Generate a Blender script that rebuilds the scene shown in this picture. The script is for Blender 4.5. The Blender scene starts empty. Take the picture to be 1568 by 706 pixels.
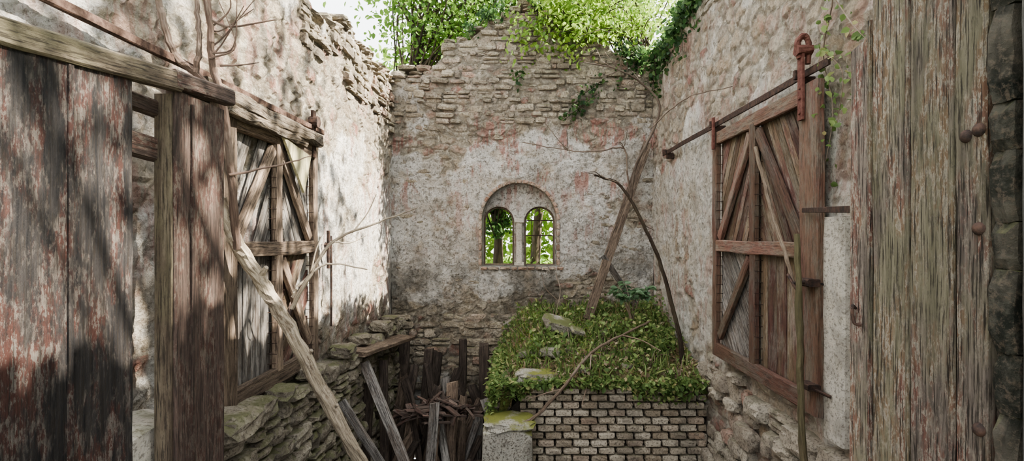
import bpy, bmesh, math, random
import numpy as np
from mathutils import Vector, Matrix, noise as mnoise
random.seed(7); rng=np.random.default_rng(7)
R=random.uniform
scene=bpy.context.scene
# ---------------------------------------------------------------- node helpers
def c4(c): return (c[0],c[1],c[2],1.0)
class G:
    def __init__(s,name):
        s.m=bpy.data.materials.new(name); s.m.use_nodes=True; s.t=s.m.node_tree; s.t.nodes.clear()
        s.out=s.t.nodes.new('ShaderNodeOutputMaterial')
    def n(s,typ,ins=None,**p):
        d=s.t.nodes.new(typ)
        for k,v in p.items(): setattr(d,k,v)
        for k,v in (ins or {}).items():
            if isinstance(v,bpy.types.NodeSocket): s.t.links.new(v,d.inputs[k])
            else: d.inputs[k].default_value=v
        return d
    def obj(s): return s.n('ShaderNodeTexCoord').outputs['Object']
    def attr(s,a): return s.n('ShaderNodeAttribute',attribute_name=a)
    def noise(s,v,sc,det=6,ro=.6,dist=0): return s.n('ShaderNodeTexNoise',{'Vector':v,'Scale':sc,'Detail':det,'Roughness':ro,'Distortion':dist}).outputs['Fac']
    def scl(s,v,k): return s.n('ShaderNodeVectorMath',{0:v,1:k},operation='MULTIPLY').outputs[0]
    def ma(s,op,a,b=0.0,clamp=False): return s.n('ShaderNodeMath',{0:a,1:b},operation=op,use_clamp=clamp).outputs[0]
    def thr(s,x,lo,hi,a=0.0,b=1.0): return s.n('ShaderNodeMapRange',{0:x,1:lo,2:hi,3:a,4:b},interpolation_type='SMOOTHSTEP').outputs[0]
    def mix(s,f,a,b,blend='MIX'):
        a=c4(a) if isinstance(a,tuple) else a; b=c4(b) if isinstance(b,tuple) else b
        return s.n('ShaderNodeMix',{0:f,6:a,7:b},data_type='RGBA',blend_type=blend).outputs[2]
    def ramp(s,f,st,interp='LINEAR'):
        d=s.n('ShaderNodeValToRGB',{0:f}); r=d.color_ramp; r.interpolation=interp
        while len(r.elements)<len(st): r.elements.new(.5)
        for e,(p,c) in zip(r.elements,st):
            e.position=p; e.color=c4(c) if isinstance(c,tuple) else (c,c,c,1)
        return d.outputs[0]
    def fin(s,col,rough=.9,h=None,dist=.02,st=1.0,metal=0.0,transl=None):
        ins={'Base Color':col if not isinstance(col,tuple) else c4(col),'Roughness':rough,'Metallic':metal}
        if h is not None: ins['Normal']=s.n('ShaderNodeBump',{'Height':h,'Distance':dist,'Strength':st}).outputs[0]
        b=s.n('ShaderNodeBsdfPrincipled',ins); b.inputs['Specular IOR Level'].default_value=.2
        o=b.outputs[0]
        if transl is not None:
            t=s.n('ShaderNodeBsdfTranslucent',{'Color':transl})
            o=s.n('ShaderNodeMixShader',{0:.45,1:o,2:t.outputs[0]}).outputs[0]
        s.t.links.new(o,s.out.inputs[0]); return s.m

# walls: attributes ex (bare stone), ved (stone edge distance), vid (stone id) are written on the mesh
def wall_mat(name,pl,stones,mortc,red=0.0,grime=.5,zgrime=None,zred=None,redc=(.42,.17,.13),drk=.55):
    g=G(name); v=g.obj(); z=g.n('ShaderNodeSeparateXYZ',{0:v}).outputs[2]
    zn=g.n('ShaderNodeMapRange',{0:z,1:-3.5,2:3.5,3:0.0,4:1.0}).outputs[0]
    zr=lambda L: g.ramp(zn,[((a+3.5)/7,b) for a,b in L])
    fine=g.noise(v,45,8,.75); med=g.noise(v,9,7,.7); big=g.noise(v,1.4,5,.55); mid=g.noise(v,4,7,.68)
    exa=g.attr('ex').outputs['Fac']; ved=g.attr('ved').outputs['Fac']; vid=g.attr('vid').outputs['Fac']
    ex=g.thr(g.ma('ADD',exa,g.ma('MULTIPLY',g.ma('SUBTRACT',med,.5),1.6)),.4,.6)
    edge=g.thr(g.ma('ADD',ved,g.ma('MULTIPLY',g.ma('SUBTRACT',fine,.5),.5)),.04,.2)
    sc=g.ramp(vid,stones,'CONSTANT'); sc=g.mix(g.thr(med,.4,.62,0,.75),sc,(.60,.535,.44))
    sc=g.mix(g.thr(fine,.48,.64,0,drk),sc,(.13,.105,.08))
    mort=g.mix(g.thr(med,.38,.62),mortc[0],mortc[1])
    scol=g.mix(edge,mort,sc)
    p=g.ramp(big,[(.34,pl[0]),(.5,pl[1]),(.64,pl[2])])
    p=g.mix(g.thr(mid,.42,.62,0,.7),p,pl[3])
    p=g.mix(g.thr(med,.5,.62,0,.6),p,pl[0])
    pit=g.thr(g.noise(v,20,6,.8),.54,.62); pit2=g.thr(g.noise(v,55,5,.8),.56,.65)
    p=g.mix(g.ma('MULTIPLY',pit,.7),p,(.33,.275,.21)); p=g.mix(g.ma('MULTIPLY',pit2,.7),p,(.20,.165,.125))
    p=g.mix(g.thr(exa,.02,.5,0,.6),p,scol)
    och=g.ma('MULTIPLY',g.thr(g.noise(v,3.1,6,.65),.54,.64),.4); p=g.mix(och,p,(.60,.46,.31))
    col=g.mix(ex,p,scol)
    if red>0:
        rs=g.noise(g.scl(v,(9,9,1.8)),1.0,7,.7); rb=g.noise(v,2.3,3,.5)
        rm=g.ma('MULTIPLY',g.ma('MULTIPLY',g.thr(rs,.47,.58),g.thr(rb,.46,.56)),red)
        if zred: rm=g.ma('MULTIPLY',rm,zr(zred))
        col=g.mix(rm,col,g.mix(med,redc,(.60,.37,.31)))
    gs=g.noise(g.scl(v,(2.6,2.6,.9)),1.0,8,.7)
    gm=g.ma('MULTIPLY',g.thr(gs,.47,.65),grime)
    if zgrime: gm=g.ma('ADD',gm,g.ma('MULTIPLY',g.thr(g.noise(v,1.9,8,.7),.41,.58),zr(zgrime)),True)
    col=g.mix(gm,col,g.mix(.72,col,(.11,.105,.09)))
    h=g.ma('ADD',g.ma('MULTIPLY',ex,g.ma('SUBTRACT',g.ma('MULTIPLY',edge,.5),.5)),g.ma('ADD',g.ma('MULTIPLY',med,1.1),g.ma('MULTIPLY',fine,.6)))
    h=g.ma('SUBTRACT',h,g.ma('ADD',g.ma('MULTIPLY',pit,.4),g.ma('MULTIPLY',pit2,.2)))
    return g.fin(col,.97,h,.07,1.0)
STN=[(0,(.44,.36,.265)),(.2,(.55,.47,.355)),(.38,(.32,.27,.215)),(.5,(.49,.35,.265)),(.6,(.60,.52,.405)),(.78,(.47,.39,.285)),(.92,(.41,.22,.17))]
STR=[(0,(.54,.42,.30)),(.2,(.65,.54,.41)),(.38,(.44,.36,.285)),(.5,(.58,.42,.33)),(.6,(.71,.61,.48)),(.78,(.58,.46,.335)),(.9,(.49,.27,.22))]
PL=[(.49,.44,.37),(.72,.67,.60),(.88,.845,.78),(.85,.825,.77)]
M_back=wall_mat('plaster_back',PL,STN,((.48,.415,.325),(.69,.625,.51)),red=.85,grime=.32,
    zgrime=[(-1.6,.7),(-.7,.75),(-.1,.3),(.6,.04),(1.4,.04),(2.1,.4)],zred=[(-.4,0.0),(0,.6),(.5,.5),(.8,1.0),(1.7,1.0),(1.9,.2)])
M_left=wall_mat('plaster_left',PL,STN,((.52,.44,.335),(.78,.71,.59)),red=.5,grime=.3,zgrime=[(-1.6,.6),(-1.0,.4),(-.4,.05),(1.9,.08)])
M_right=wall_mat('plaster_right',[(.57,.50,.405),(.75,.69,.60),(.88,.83,.75),(.83,.79,.71)],STR,((.57,.48,.37),(.83,.76,.64)),red=.45,grime=.24,drk=.45)

def stone_mat(name,cols,moss=.3,lich=.4,dark=.4,bump=.02,mossc=((.07,.09,.03),(.23,.25,.085))):
    g=G(name); v=g.obj(); t=g.attr('tint').outputs['Fac']
    c=g.ramp(t,cols); n1=g.noise(v,10,8,.72); n2=g.noise(v,50,6,.75); n3=g.noise(v,3,4,.6)
    c=g.mix(g.thr(n1,.45,.62,0,lich),c,(.60,.545,.45))
    c=g.mix(g.thr(n2,.49,.62,0,dark),c,(.09,.072,.055))
    c=g.mix(g.thr(n3,.48,.60,0,dark*.6),c,(.12,.105,.085))
    up=g.n('ShaderNodeSeparateXYZ',{0:g.n('ShaderNodeNewGeometry').outputs['Normal']}).outputs[2]
    mm=g.ma('MULTIPLY',g.thr(g.ma('ADD',up,n1),.75,1.25),g.thr(n3,.4,.55,0,moss))
    c=g.mix(mm,c,g.mix(n2,*mossc))
    return g.fin(c,.95,g.ma('ADD',n1,g.ma('MULTIPLY',n2,.6)),bump,1.0)
M_stone=stone_mat('rubble_stone',[(0,(.23,.19,.145)),(.3,(.38,.32,.24)),(.6,(.49,.42,.315)),(.82,(.33,.275,.215)),(.93,(.44,.30,.23)),(1,(.58,.51,.40))],.4,.5,.8,.045)
M_stoneL=stone_mat('pale_stone',[(0,(.36,.30,.24)),(.5,(.55,.48,.385)),(.85,(.65,.585,.48)),(1,(.46,.28,.225))],.2,.5,.7,.045)
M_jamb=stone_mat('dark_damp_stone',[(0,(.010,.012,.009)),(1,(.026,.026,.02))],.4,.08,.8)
M_concrete=stone_mat('old_concrete',[(0,(.40,.37,.31)),(1,(.60,.56,.49))],.3,.5,.6)
M_slab=stone_mat('mossy_concrete',[(0,(.30,.28,.23)),(1,(.42,.39,.33))],.8,.35,.9,.03)
M_mossy=stone_mat('mossy_render',[(0,(.34,.32,.27)),(1,(.52,.50,.43))],.95,.4,.85,.03,((.10,.12,.035),(.34,.34,.09)))
M_brick=stone_mat('glazed_brick',[(0,(.27,.22,.16)),(.4,(.43,.37,.285)),(.8,(.54,.485,.39)),(1,(.34,.24,.175))],.2,.25,.8,.012)
M_dkmort=stone_mat('sooty_mortar',[(0,(.035,.03,.024)),(1,(.06,.05,.04))],.4,.05,.4)

def wood_mat(name,a,b,c,patch=.5,crack=.8,rough=.8,green=0.0,white=0.0,wc=(.46,.43,.36)):
    g=G(name); v=g.attr('guv').outputs['Vector']; t=g.attr('tint').outputs['Fac']
    gr=g.noise(g.scl(v,(45,45,1.8)),1.0,8,.72,.5); gf=g.noise(g.scl(v,(150,150,7)),1.0,5,.65)
    pa=g.noise(g.scl(v,(9,9,2.6)),1.0,9,.75); pb=g.noise(g.scl(v,(3,3,1.0)),1.3,6,.6); fl=g.noise(g.scl(v,(60,60,22)),1.0,7,.8)
    col=g.mix(g.thr(gr,.38,.62),a,b)
    col=g.mix(g.thr(pa,.52-.08*patch,.58,0,patch),col,c)
    if green: col=g.mix(g.ma('MULTIPLY',g.thr(pb,.42,.58),green),col,g.mix(gf,(.13,.14,.06),(.32,.32,.18)))
    if white: col=g.mix(g.ma('MULTIPLY',g.ma('MULTIPLY',g.thr(fl,.48,.56),g.thr(pa,.42,.58)),white),col,wc)
    col=g.mix(g.thr(gf,.5,.62,0,crack),col,(.02,.016,.013)); col=g.mix(g.thr(fl,.53,.62,0,.5*crack),col,(.03,.024,.02))
    k=g.thr(t,0,1,.65,1.25); col=g.mix(1.0,col,g.n('ShaderNodeCombineColor',{0:k,1:k,2:k}).outputs[0],'MULTIPLY')
    return g.fin(col,rough,g.ma('ADD',gr,g.ma('ADD',g.ma('MULTIPLY',pa,.6),g.ma('MULTIPLY',fl,.6))),.008,1.0)
M_red=wood_mat('red_paint_wood',(.125,.064,.049),(.185,.104,.080),(.155,.125,.102),.7,.6,green=.12,white=.35,wc=(.27,.235,.195))
M_redp=wood_mat('red_board_wood',(.085,.041,.034),(.14,.073,.059),(.19,.15,.125),.7,.7,green=.25,white=.4,wc=(.31,.275,.23))
M_grey=wood_mat('weathered_grey_wood',(.15,.14,.13),(.33,.305,.275),(.12,.09,.07),.6,.85)
M_black=wood_mat('charred_door_wood',(.009,.0085,.009),(.027,.024,.023),(.060,.024,.018),.75,.8,.6,white=.85,wc=(.13,.12,.105))
M_brown=wood_mat('brown_door_wood',(.045,.032,.027),(.09,.062,.051),(.075,.035,.027),.6,.8,.7,white=.55,wc=(.21,.185,.15))
M_peel=wood_mat('peeling_door_wood',(.085,.070,.060),(.18,.150,.127),(.145,.065,.050),.85,.9,.85,green=.28,white=.9,wc=(.35,.32,.265))
M_olive=wood_mat('olive_stained_wood',(.09,.072,.05),(.165,.135,.098),(.07,.05,.037),.6,.8,green=.2)
M_dark=wood_mat('dark_rotten_timber',(.032,.025,.021),(.078,.06,.048),(.12,.095,.075),.5,.8)
M_tan=wood_mat('old_tan_timber',(.15,.112,.085),(.28,.215,.16),(.10,.072,.055),.6,.8)
M_bark=wood_mat('pale_dead_bark',(.36,.30,.22),(.60,.51,.39),(.19,.14,.10),.7,.5,white=.6,wc=(.72,.64,.51))
M_twig=wood_mat('twig_bark',(.16,.115,.085),(.26,.195,.145),(.34,.29,.23),.5,.4)
M_dktwig=wood_mat('dark_bark',(.03,.022,.016),(.07,.05,.036),(.11,.09,.06),.5,.4)
def rust_mat(name,a,b):
    g=G(name); v=g.obj(); n=g.noise(v,30,8,.7); return g.fin(g.mix(g.thr(n,.35,.65),a,b),.75,n,.004,.8,.3)
M_iron=rust_mat('dark_rusty_iron',(.03,.024,.022),(.085,.052,.04)); M_rrust=rust_mat('red_rust_iron',(.09,.035,.028),(.15,.072,.057)); M_brust=rust_mat('brown_rust_iron',(.05,.03,.024),(.13,.085,.065))
g=G('leaf_litter_soil'); v=g.obj(); n=g.noise(v,20,8,.8); n2=g.noise(v,3,6,.65)
M_soil=g.fin(g.mix(g.thr(n2,.46,.58),g.mix(g.thr(n,.35,.65),(.07,.055,.035),(.32,.26,.18)),g.mix(g.thr(n,.35,.65),(.07,.09,.03),(.34,.34,.12))),1,n,.04,1)
g=G('pit_floor_rubble'); v=g.obj(); n=g.noise(v,9,8,.7)
M_floor=g.fin(g.mix(n,(.05,.04,.03),(.18,.15,.11)),1,n,.05,1)
g=G('woodland_ground'); v=g.obj(); n=g.noise(v,4,8,.7)
M_ground=g.fin(g.mix(n,(.06,.09,.02),(.20,.28,.07)),1,n,.05,1)
def leaf_mat(name,cols,tr):
    g=G(name); t=g.attr('tint').outputs['Fac']; c=g.ramp(t,cols)
    return g.fin(c,.5,transl=g.mix(.5,c,tr))
M_canopy=leaf_mat('canopy_leaf',[(0,(.03,.07,.018)),(.5,(.09,.17,.04)),(1,(.22,.33,.09))],(.33,.50,.12))
M_bright=leaf_mat('sunny_leaf',[(0,(.06,.12,.025)),(.6,(.16,.28,.055)),(1,(.36,.47,.12))],(.46,.62,.13))
M_herb=leaf_mat('herb_leaf',[(0,(.07,.115,.04)),(.45,(.16,.235,.085)),(.8,(.29,.375,.15)),(.93,(.41,.41,.19)),(1,(.38,.29,.17))],(.32,.44,.16))
M_ivy=leaf_mat('ivy_leaf',[(0,(.018,.04,.018)),(.6,(.045,.09,.034)),(1,(.12,.18,.07))],(.09,.18,.05))
M_fern=leaf_mat('mahonia_leaf',[(0,(.09,.16,.09)),(1,(.26,.37,.23))],(.2,.33,.17))
M_litter=leaf_mat('dry_litter_leaf',[(0,(.16,.115,.07)),(.6,(.36,.28,.19)),(1,(.55,.47,.34))],(.4,.3,.2))

# ---------------------------------------------------------------- geometry helpers
class B:
    def __init__(s): s.v=[];s.f=[];s.t=[];s.g=[];s.mi=[]
    def add(s,vs,fs,t,gs=None,m=0):
        o=len(s.v); s.v+= [tuple(x) for x in vs]; s.f+=[tuple(i+o for i in f) for f in fs]
        s.t+=[t]*len(vs); s.g+= [tuple(x) for x in (gs if gs is not None else vs)]; s.mi+=[m]*len(fs); return s
    def make(s,name,mats,smooth=False,parent=None):
        me=bpy.data.meshes.new(name); me.from_pydata(s.v,[],s.f)
        a=me.attributes.new('tint','FLOAT','POINT'); a.data.foreach_set('value',s.t)
        a=me.attributes.new('guv','FLOAT_VECTOR','POINT'); a.data.foreach_set('vector',np.array(s.g,dtype=np.float32).ravel())
        mats=mats if isinstance(mats,(list,tuple)) else [mats]
        for m in mats: me.materials.append(m)
        me.polygons.foreach_set('material_index',s.mi)
        if smooth: me.polygons.foreach_set('use_smooth',[True]*len(me.polygons))
        me.update(); o=bpy.data.objects.new(name,me); scene.collection.objects.link(o)
        if parent: o.parent=parent
        return o
def empty(name):
    o=bpy.data.objects.new(name,None); scene.collection.objects.link(o); return o
def beam(b,p0,p1,w,t,nrm,m=0,warp=.004,tint=None,rag=0.0):
    p0=Vector(p0);p1=Vector(p1);a=p1-p0;L=a.length;a.normalize();n=Vector(nrm);n=(n-a*n.dot(a)).normalized();s=a.cross(n)
    k=max(2,int(L/.12)); bv=min(w,t)*.15; hw,ht=w/2,t/2
    cs=[(-hw+bv,-ht),(hw-bv,-ht),(hw,-ht+bv),(hw,ht-bv),(hw-bv,ht),(-hw+bv,ht),(-hw,ht-bv),(-hw,-ht+bv)]
    of=Vector((R(0,50),R(0,50),R(0,50))); vs=[];gs=[];sd=R(0,99)
    for i in range(k+1):
        u=i/k; j=Vector((mnoise.noise((sd,u*L*1.7,0)),mnoise.noise((sd,u*L*1.7,9)),0))*warp
        for (x,y) in cs:
            e=(R(-rag,rag) if i in(0,k) else 0)
            jx=x+j.x+R(-1,1)*warp*.5; jy=y+j.y+R(-1,1)*warp*.3
            vs.append(p0+a*(u*L+e)+s*jx+n*jy); gs.append(of+Vector((x,y,u*L)))
    fs=[tuple(range(7,-1,-1)),tuple(range(k*8,k*8+8))]
    for i in range(k):
        for q in range(8):
            r=(q+1)%8; fs.append((i*8+q,i*8+r,i*8+8+r,i*8+8+q))
    b.add(vs,fs,R(0,1) if tint is None else tint,gs,m); return b
def box(b,lo,hi,m=0,tint=None,**k):
    lo=Vector(lo);hi=Vector(hi);c=(lo+hi)/2;d=hi-lo
    ax=max(range(3),key=lambda i:d[i]); o=[i for i in range(3) if i!=ax]
    p0=c.copy();p1=c.copy();p0[ax]=lo[ax];p1[ax]=hi[ax]; n=[0,0,0]; n[o[1]]=1
    return beam(b,p0,p1,d[o[0]],d[o[1]],n,m,tint=tint,**k)
def cr(P,sub=6):
    P=[np.array(p,float) for p in P]; P=[2*P[0]-P[1]]+P+[2*P[-1]-P[-2]]; out=[]
    for i in range(1,len(P)-2):
        for j in range(sub):
            t=j/sub; out.append(.5*((2*P[i])+(-P[i-1]+P[i+1])*t+(2*P[i-1]-5*P[i]+4*P[i+1]-P[i+2])*t*t+(-P[i-1]+3*P[i]-3*P[i+1]+P[i+2])*t**3))
    out.append(P[-2]); return out
def tube(b,P,r0,r1,m=0,ns=8,wob=.12,sub=6,jit=0.0):
    Q=cr(P,sub); N=len(Q); vs=[];gs=[];of=np.array([R(0,50) for _ in range(3)]);L=0;ref=Vector((.31,.2,.93))
    for i,q in enumerate(Q):
        tng=Vector(Q[min(i+1,N-1)]-Q[max(i-1,0)]).normalized()
        s=tng.cross(ref); s=s.normalized() if s.length>.05 else Vector((1,0,0)); n=s.cross(tng)
        if i: L+=float(np.linalg.norm(Q[i]-Q[i-1]))
        r=r0+(r1-r0)*i/(N-1); jj=Vector((R(-1,1),R(-1,1),R(-1,1)))*jit
        for k in range(ns):
            a=2*math.pi*k/ns; rr=r*(1+R(-wob,wob)); d=s*math.cos(a)+n*math.sin(a)
            vs.append(Vector(q)+jj+d*rr); gs.append((of[0]+math.cos(a)*r,of[1]+math.sin(a)*r,of[2]+L))
    fs=[tuple(range(ns-1,-1,-1)),tuple(range((N-1)*ns,N*ns))]
    for i in range(N-1):
        for k in range(ns):
            r=(k+1)%ns; fs.append((i*ns+k,i*ns+r,i*ns+ns+r,i*ns+ns+k))
    b.add(vs,fs,R(0,1),gs,m); return b
def _cube(n=3):
    idx={};vs=[];fs=[]
    def g(p):
        if p not in idx: idx[p]=len(vs); vs.append([c/n*2-1 for c in p])
        return idx[p]
    for ax in range(3):
        a,b2=[(1,2),(2,0),(0,1)][ax]
        for sd in (0,n):
            for i in range(n):
                for j in range(n):
                    q=[]
                    for (di,dj) in ((0,0),(1,0),(1,1),(0,1)):
                        p=[0,0,0];p[ax]=sd;p[a]=i+di;p[b2]=j+dj;q.append(g(tuple(p)))
                    fs.append(tuple(q) if sd else tuple(q[::-1]))
    return np.array(vs),fs
CV3,CF3=_cube(3); CV2,CF2=_cube(4)
def stone(b,c,size,bx=(1,0,0),by=(0,1,0),bz=(0,0,1),pn=7,j=.06,m=0,tint=None,hi=False):
    V,F=(CV2,CF2) if hi else (CV3,CF3)
    nrm=(np.abs(V)**pn).sum(1)**(1/pn); W=V/nrm[:,None]
    W=W+rng.uniform(-j,j,W.shape); sz=np.array(size)/2
    W=W*sz
    P=np.array(c)+W[:,:1]*np.array(bx)+W[:,1:2]*np.array(by)+W[:,2:3]*np.array(bz)
    b.add(P.tolist(),F,R(0,1) if tint is None else tint,None,m)
def rotm(ax,an): return Matrix.Rotation(an,3,Vector(ax))
def courses(b,place,u0,u1,z0,z1,low,top,h=.12,w=(.13,.34),d=.12,prot=.03,m=0,capd=.45,gap=.012,skip=0.0,ju=.06,zj=.012):
    pt,bx,by=place; z=z0
    while z<z1:
        hh=h*R(.65,1.45); u=u0+R(-.05,.0)
        while u<u1:
            ww=R(*w); ww=min(ww,max(.05,u1-u)); uc=u+ww/2; zc=z+hh/2
            if zc>low(uc) and zc+hh*.3<top(uc) and R(0,1)>=skip:
                cap=top(uc)-zc<h*2.2
                dd=capd if cap else d; pr=prot*R(.0,1.5)
                if R(0,1)<.25 and hh>h*.9:
                    for q in (-1,1): stone(b,pt(uc,zc+q*hh*.25,dd/2-pr*R(.5,1)),(ww-gap,dd,hh*.5-gap),bx,by,(0,0,1),5,ju,m)
                else:
                    a=R(-.06,.06); bz=np.array((0,0,1))+np.array(bx)*(-a); bxx=np.array(bx)+np.array((0,0,1))*a
                    stone(b,pt(uc,zc+R(-zj,zj),dd/2-pr),(ww-gap*R(.5,2.5),dd,hh-gap*R(.4,2.8)),bxx,by,bz,R(4,8),ju,m)
            u+=ww
        z+=hh
def lerp(L):
    xs=[a for a,_ in L]; ys=[a for _,a in L]; return lambda x: float(np.interp(x,xs,ys))
def nz(a,k=1,s=0): return mnoise.noise((a*k,s,3.7))
def leaves(name,C,size,mat,up=.3,parent=None,D=None,wr=.32,hang=0.0,sv=(.6,1.3)):
    C=np.asarray(C,float); N=len(C)
    d=rng.normal(size=(N,3)) if D is None else np.asarray(D,float)+rng.normal(size=(N,3))*.25
    d[:,2]-=hang; d/=np.linalg.norm(d,axis=1)[:,None]
    n=rng.normal(size=(N,3)); n[:,2]+=up*3; n-= (n*d).sum(1)[:,None]*d; n/=np.linalg.norm(n,axis=1)[:,None]
    s=np.cross(d,n); L=size*rng.uniform(sv[0],sv[1],(N,1)); w=L*wr
    P=np.stack([C,C+d*L*.28+s*w*.9+n*w*.25,C+d*L*.68+s*w*.75+n*w*.2,C+d*L-n*L*.12,C+d*L*.68-s*w*.75+n*w*.2,C+d*L*.28-s*w*.9+n*w*.25],1).reshape(-1,3)
    i=np.arange(N)[:,None]*6; F=np.concatenate([i+[0,1,2,3],i+[0,3,4,5]],1).reshape(-1,4)
    me=bpy.data.meshes.new(name); me.vertices.add(len(P)); me.vertices.foreach_set('co',P.astype(np.float32).ravel())
    me.loops.add(F.size); me.loops.foreach_set('vertex_index',F.astype(np.int32).ravel())
    me.polygons.add(len(F)); me.polygons.foreach_set('loop_start',np.arange(0,F.size,4,dtype=np.int32))
    me.update(calc_edges=True); me.validate()
    t=rng.uniform(0,1,N)
    a=me.attributes.new('tint','FLOAT','POINT'); a.data.foreach_set('value',np.repeat(t,6).astype(np.float32))
    me.materials.append(mat); o=bpy.data.objects.new(name,me); scene.collection.objects.link(o)
    if parent: o.parent=parent
    return o
def shape2d(loops,y0,y1,name,mat):
    cu=bpy.data.curves.new(name,'CURVE'); cu.dimensions='2D'; cu.fill_mode='BOTH'; cu.extrude=(y1-y0)/2
    for L in loops:
        sp=cu.splines.new('POLY'); sp.points.add(len(L)-1); sp.use_cyclic_u=True
        for p,(x,z) in zip(sp.points,L): p.co=(x,z,0,1)
    o=bpy.data.objects.new('tmp',cu); scene.collection.objects.link(o)
    dg=bpy.context.evaluated_depsgraph_get(); me=bpy.data.meshes.new_from_object(o.evaluated_get(dg))
    bpy.data.objects.remove(o)
    for v in me.vertices: x,y,z=v.co; v.co=(x,(y0+y1)/2-z,y)
    me.materials.clear(); me.materials.append(mat); me.name=name
    o=bpy.data.objects.new(name,me); scene.collection.objects.link(o); return o
def relief(a,z,sd,zexp,sa,sz_):
    n=mnoise.fractal((a*1.1,z*1.1,sd),.75,2.1,6)
    e=min(1,max(0,(n*.75+zexp(z)+.12)/.24))
    wa=a+.06*mnoise.noise((a*3,z*3,sd)); wz=z+.05*mnoise.noise((a*3,z*3,sd+9))
    D,P=mnoise.voronoi((wa*sa,wz*sz_,sd*3.1)); ved=D[1]-D[0]; q=P[0]; vid=math.sin(q[0]*12.9898+q[1]*78.233+q[2]*37.7)*43758.5453; vid-=math.floor(vid)
    dome=min(1,ved*5)
    d=.022*mnoise.fractal((a*1.2,z*1.3,sd+3),1,2,3)+.014*mnoise.fractal((a*7,z*8,sd+5),.6,2,4)
    d+=(1-e)*.012+e*(dome*.022-.012+(vid-.5)*.02)
    return d,e,ved,vid
def setattrs(me,E,V,I):
    for nme,A in (('ex',E),('ved',V),('vid',I)):
        a=me.attributes.new(nme,'FLOAT','POINT'); a.data.foreach_set('value',np.array(A,dtype=np.float32))

# ---------------------------------------------------------------- room shell
XL,XR,YB=-1.95,2.05,8.0; FZ=-3.4; YT=8.20
topB=lerp([(-2.4,2.55),(-1.95,2.6),(-1.4,2.68),(-1.2,2.9),(-1.0,3.15),(-.75,3.2),(-.4,3.5),(0,3.62),(.4,3.55),(.8,3.4),(1.3,3.1),(1.7,2.85),(2.5,2.75)])
def arch(cx,r,zs,zb,n=20): return [(cx-r,zb),(cx+r,zb)]+[(cx+r*math.cos(a),zs+r*math.sin(a)) for a in np.linspace(0,math.pi,n)]
outline=[(-1.95,FZ),(2.05,FZ)]+[(x,topB(x)-.2+.02*nz(x,9)) for x in np.linspace(2.05,-1.95,41)]
wb=shape2d([outline,arch(0,.575,.235,-.47,32)],8.0,YT,'wall_back',M_back)
bm=bmesh.new(); bm.from_mesh(wb.data)
bmesh.ops.remove_doubles(bm,verts=bm.verts,dist=.0001)
for x in np.arange(-1.92,2.04,.03): bmesh.ops.bisect_plane(bm,geom=bm.verts[:]+bm.edges[:]+bm.faces[:],plane_co=(x,0,0),plane_no=(1,0,0))
for z in np.arange(FZ+.03,3.5,.03): bmesh.ops.bisect_plane(bm,geom=bm.verts[:]+bm.edges[:]+bm.faces[:],plane_co=(0,0,z),plane_no=(0,0,1))
zexpB=lerp([(-3.4,.5),(-1.1,.15),(-.6,-.34),(.6,-.36),(1.1,-.18),(1.6,.12),(2.0,.5)])
E=[];V_=[];I_=[]
for v in bm.verts:
    x,y,z=v.co; d,e,ve,vi=relief(x,z,11.3,zexpB,4.6,8.2)
    E.append(e);V_.append(ve);I_.append(vi)
    if y<8.01:
        q=max(abs(x)-.575,max(z-.81,-.47-z)) ; k=min(1,max(0,(q-.01)/.08)); v.co.y=8.0-d*k*1.0
bm.to_mesh(wb.data); bm.free(); setattrs(wb.data,E,V_,I_)
lights=[arch(-.32,.24,.22,-.46),arch(.32,.24,.22,-.46)]
wb2=shape2d([outline]+lights,YT,8.50,'tracery_layer',M_back); wb2.parent=wb
b=B()
pb=(lambda u,z,d:(u,8.0+d,z),(1,0,0),(0,1,0))
courses(b,pb,-1.95,2.05,1.0,3.7,lambda x:1.80+.42*nz(x,1.3)+.30*nz(x,4,2),lambda x:topB(x)+.08*nz(x,6,1),h=.105,w=(.07,.32),prot=.036,ju=.12,skip=.12,gap=.012,zj=.018)
courses(b,pb,-1.95,2.05,FZ,-.9,lambda x:-9,lambda x:-1.2+.25*nz(x,2,5),h=.115,w=(.1,.4),prot=.035,capd=.1,ju=.12,skip=.1,gap=.013)
for i in range(60):
    x,z=R(-1.9,2.0),R(-.9,1.8)
    if abs(x)<.75 and -.6<z<.95: continue
    stone(b,(x,8.035,z),(R(.08,.26),.1,R(.04,.1)),j=.16,pn=4)
b.make('stonework',M_stone,parent=wb)
b=B()
M_arch=stone_mat('arch_brick',[(0,(.24,.14,.10)),(.5,(.38,.26,.195)),(1,(.46,.40,.325))],.1,.4,.8)
for i in range(19):
    a=math.pi*(i+.5)/19; ca,sa=math.cos(a),math.sin(a)
    stone(b,(.598*ca,8.03,.235+.598*sa),(.05,.1,.09),(ca,0,sa),(0,1,0),(-sa,0,ca),tint=R(0,.8),j=.1)
for s_ in (-1,1):
    for k in range(6): stone(b,(s_*.598,8.03,.18-.11*k-.03),(.05,.1,.10),tint=R(0,.8),j=.1)
u=-.6
while u<.6: w_=R(.08,.2); stone(b,(u+w_/2,8.06,-.50),(w_-.01,.2,.05),tint=R(.2,.9),j=.12); u+=w_
b.make('arch_surround',M_arch,parent=wb)

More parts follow.
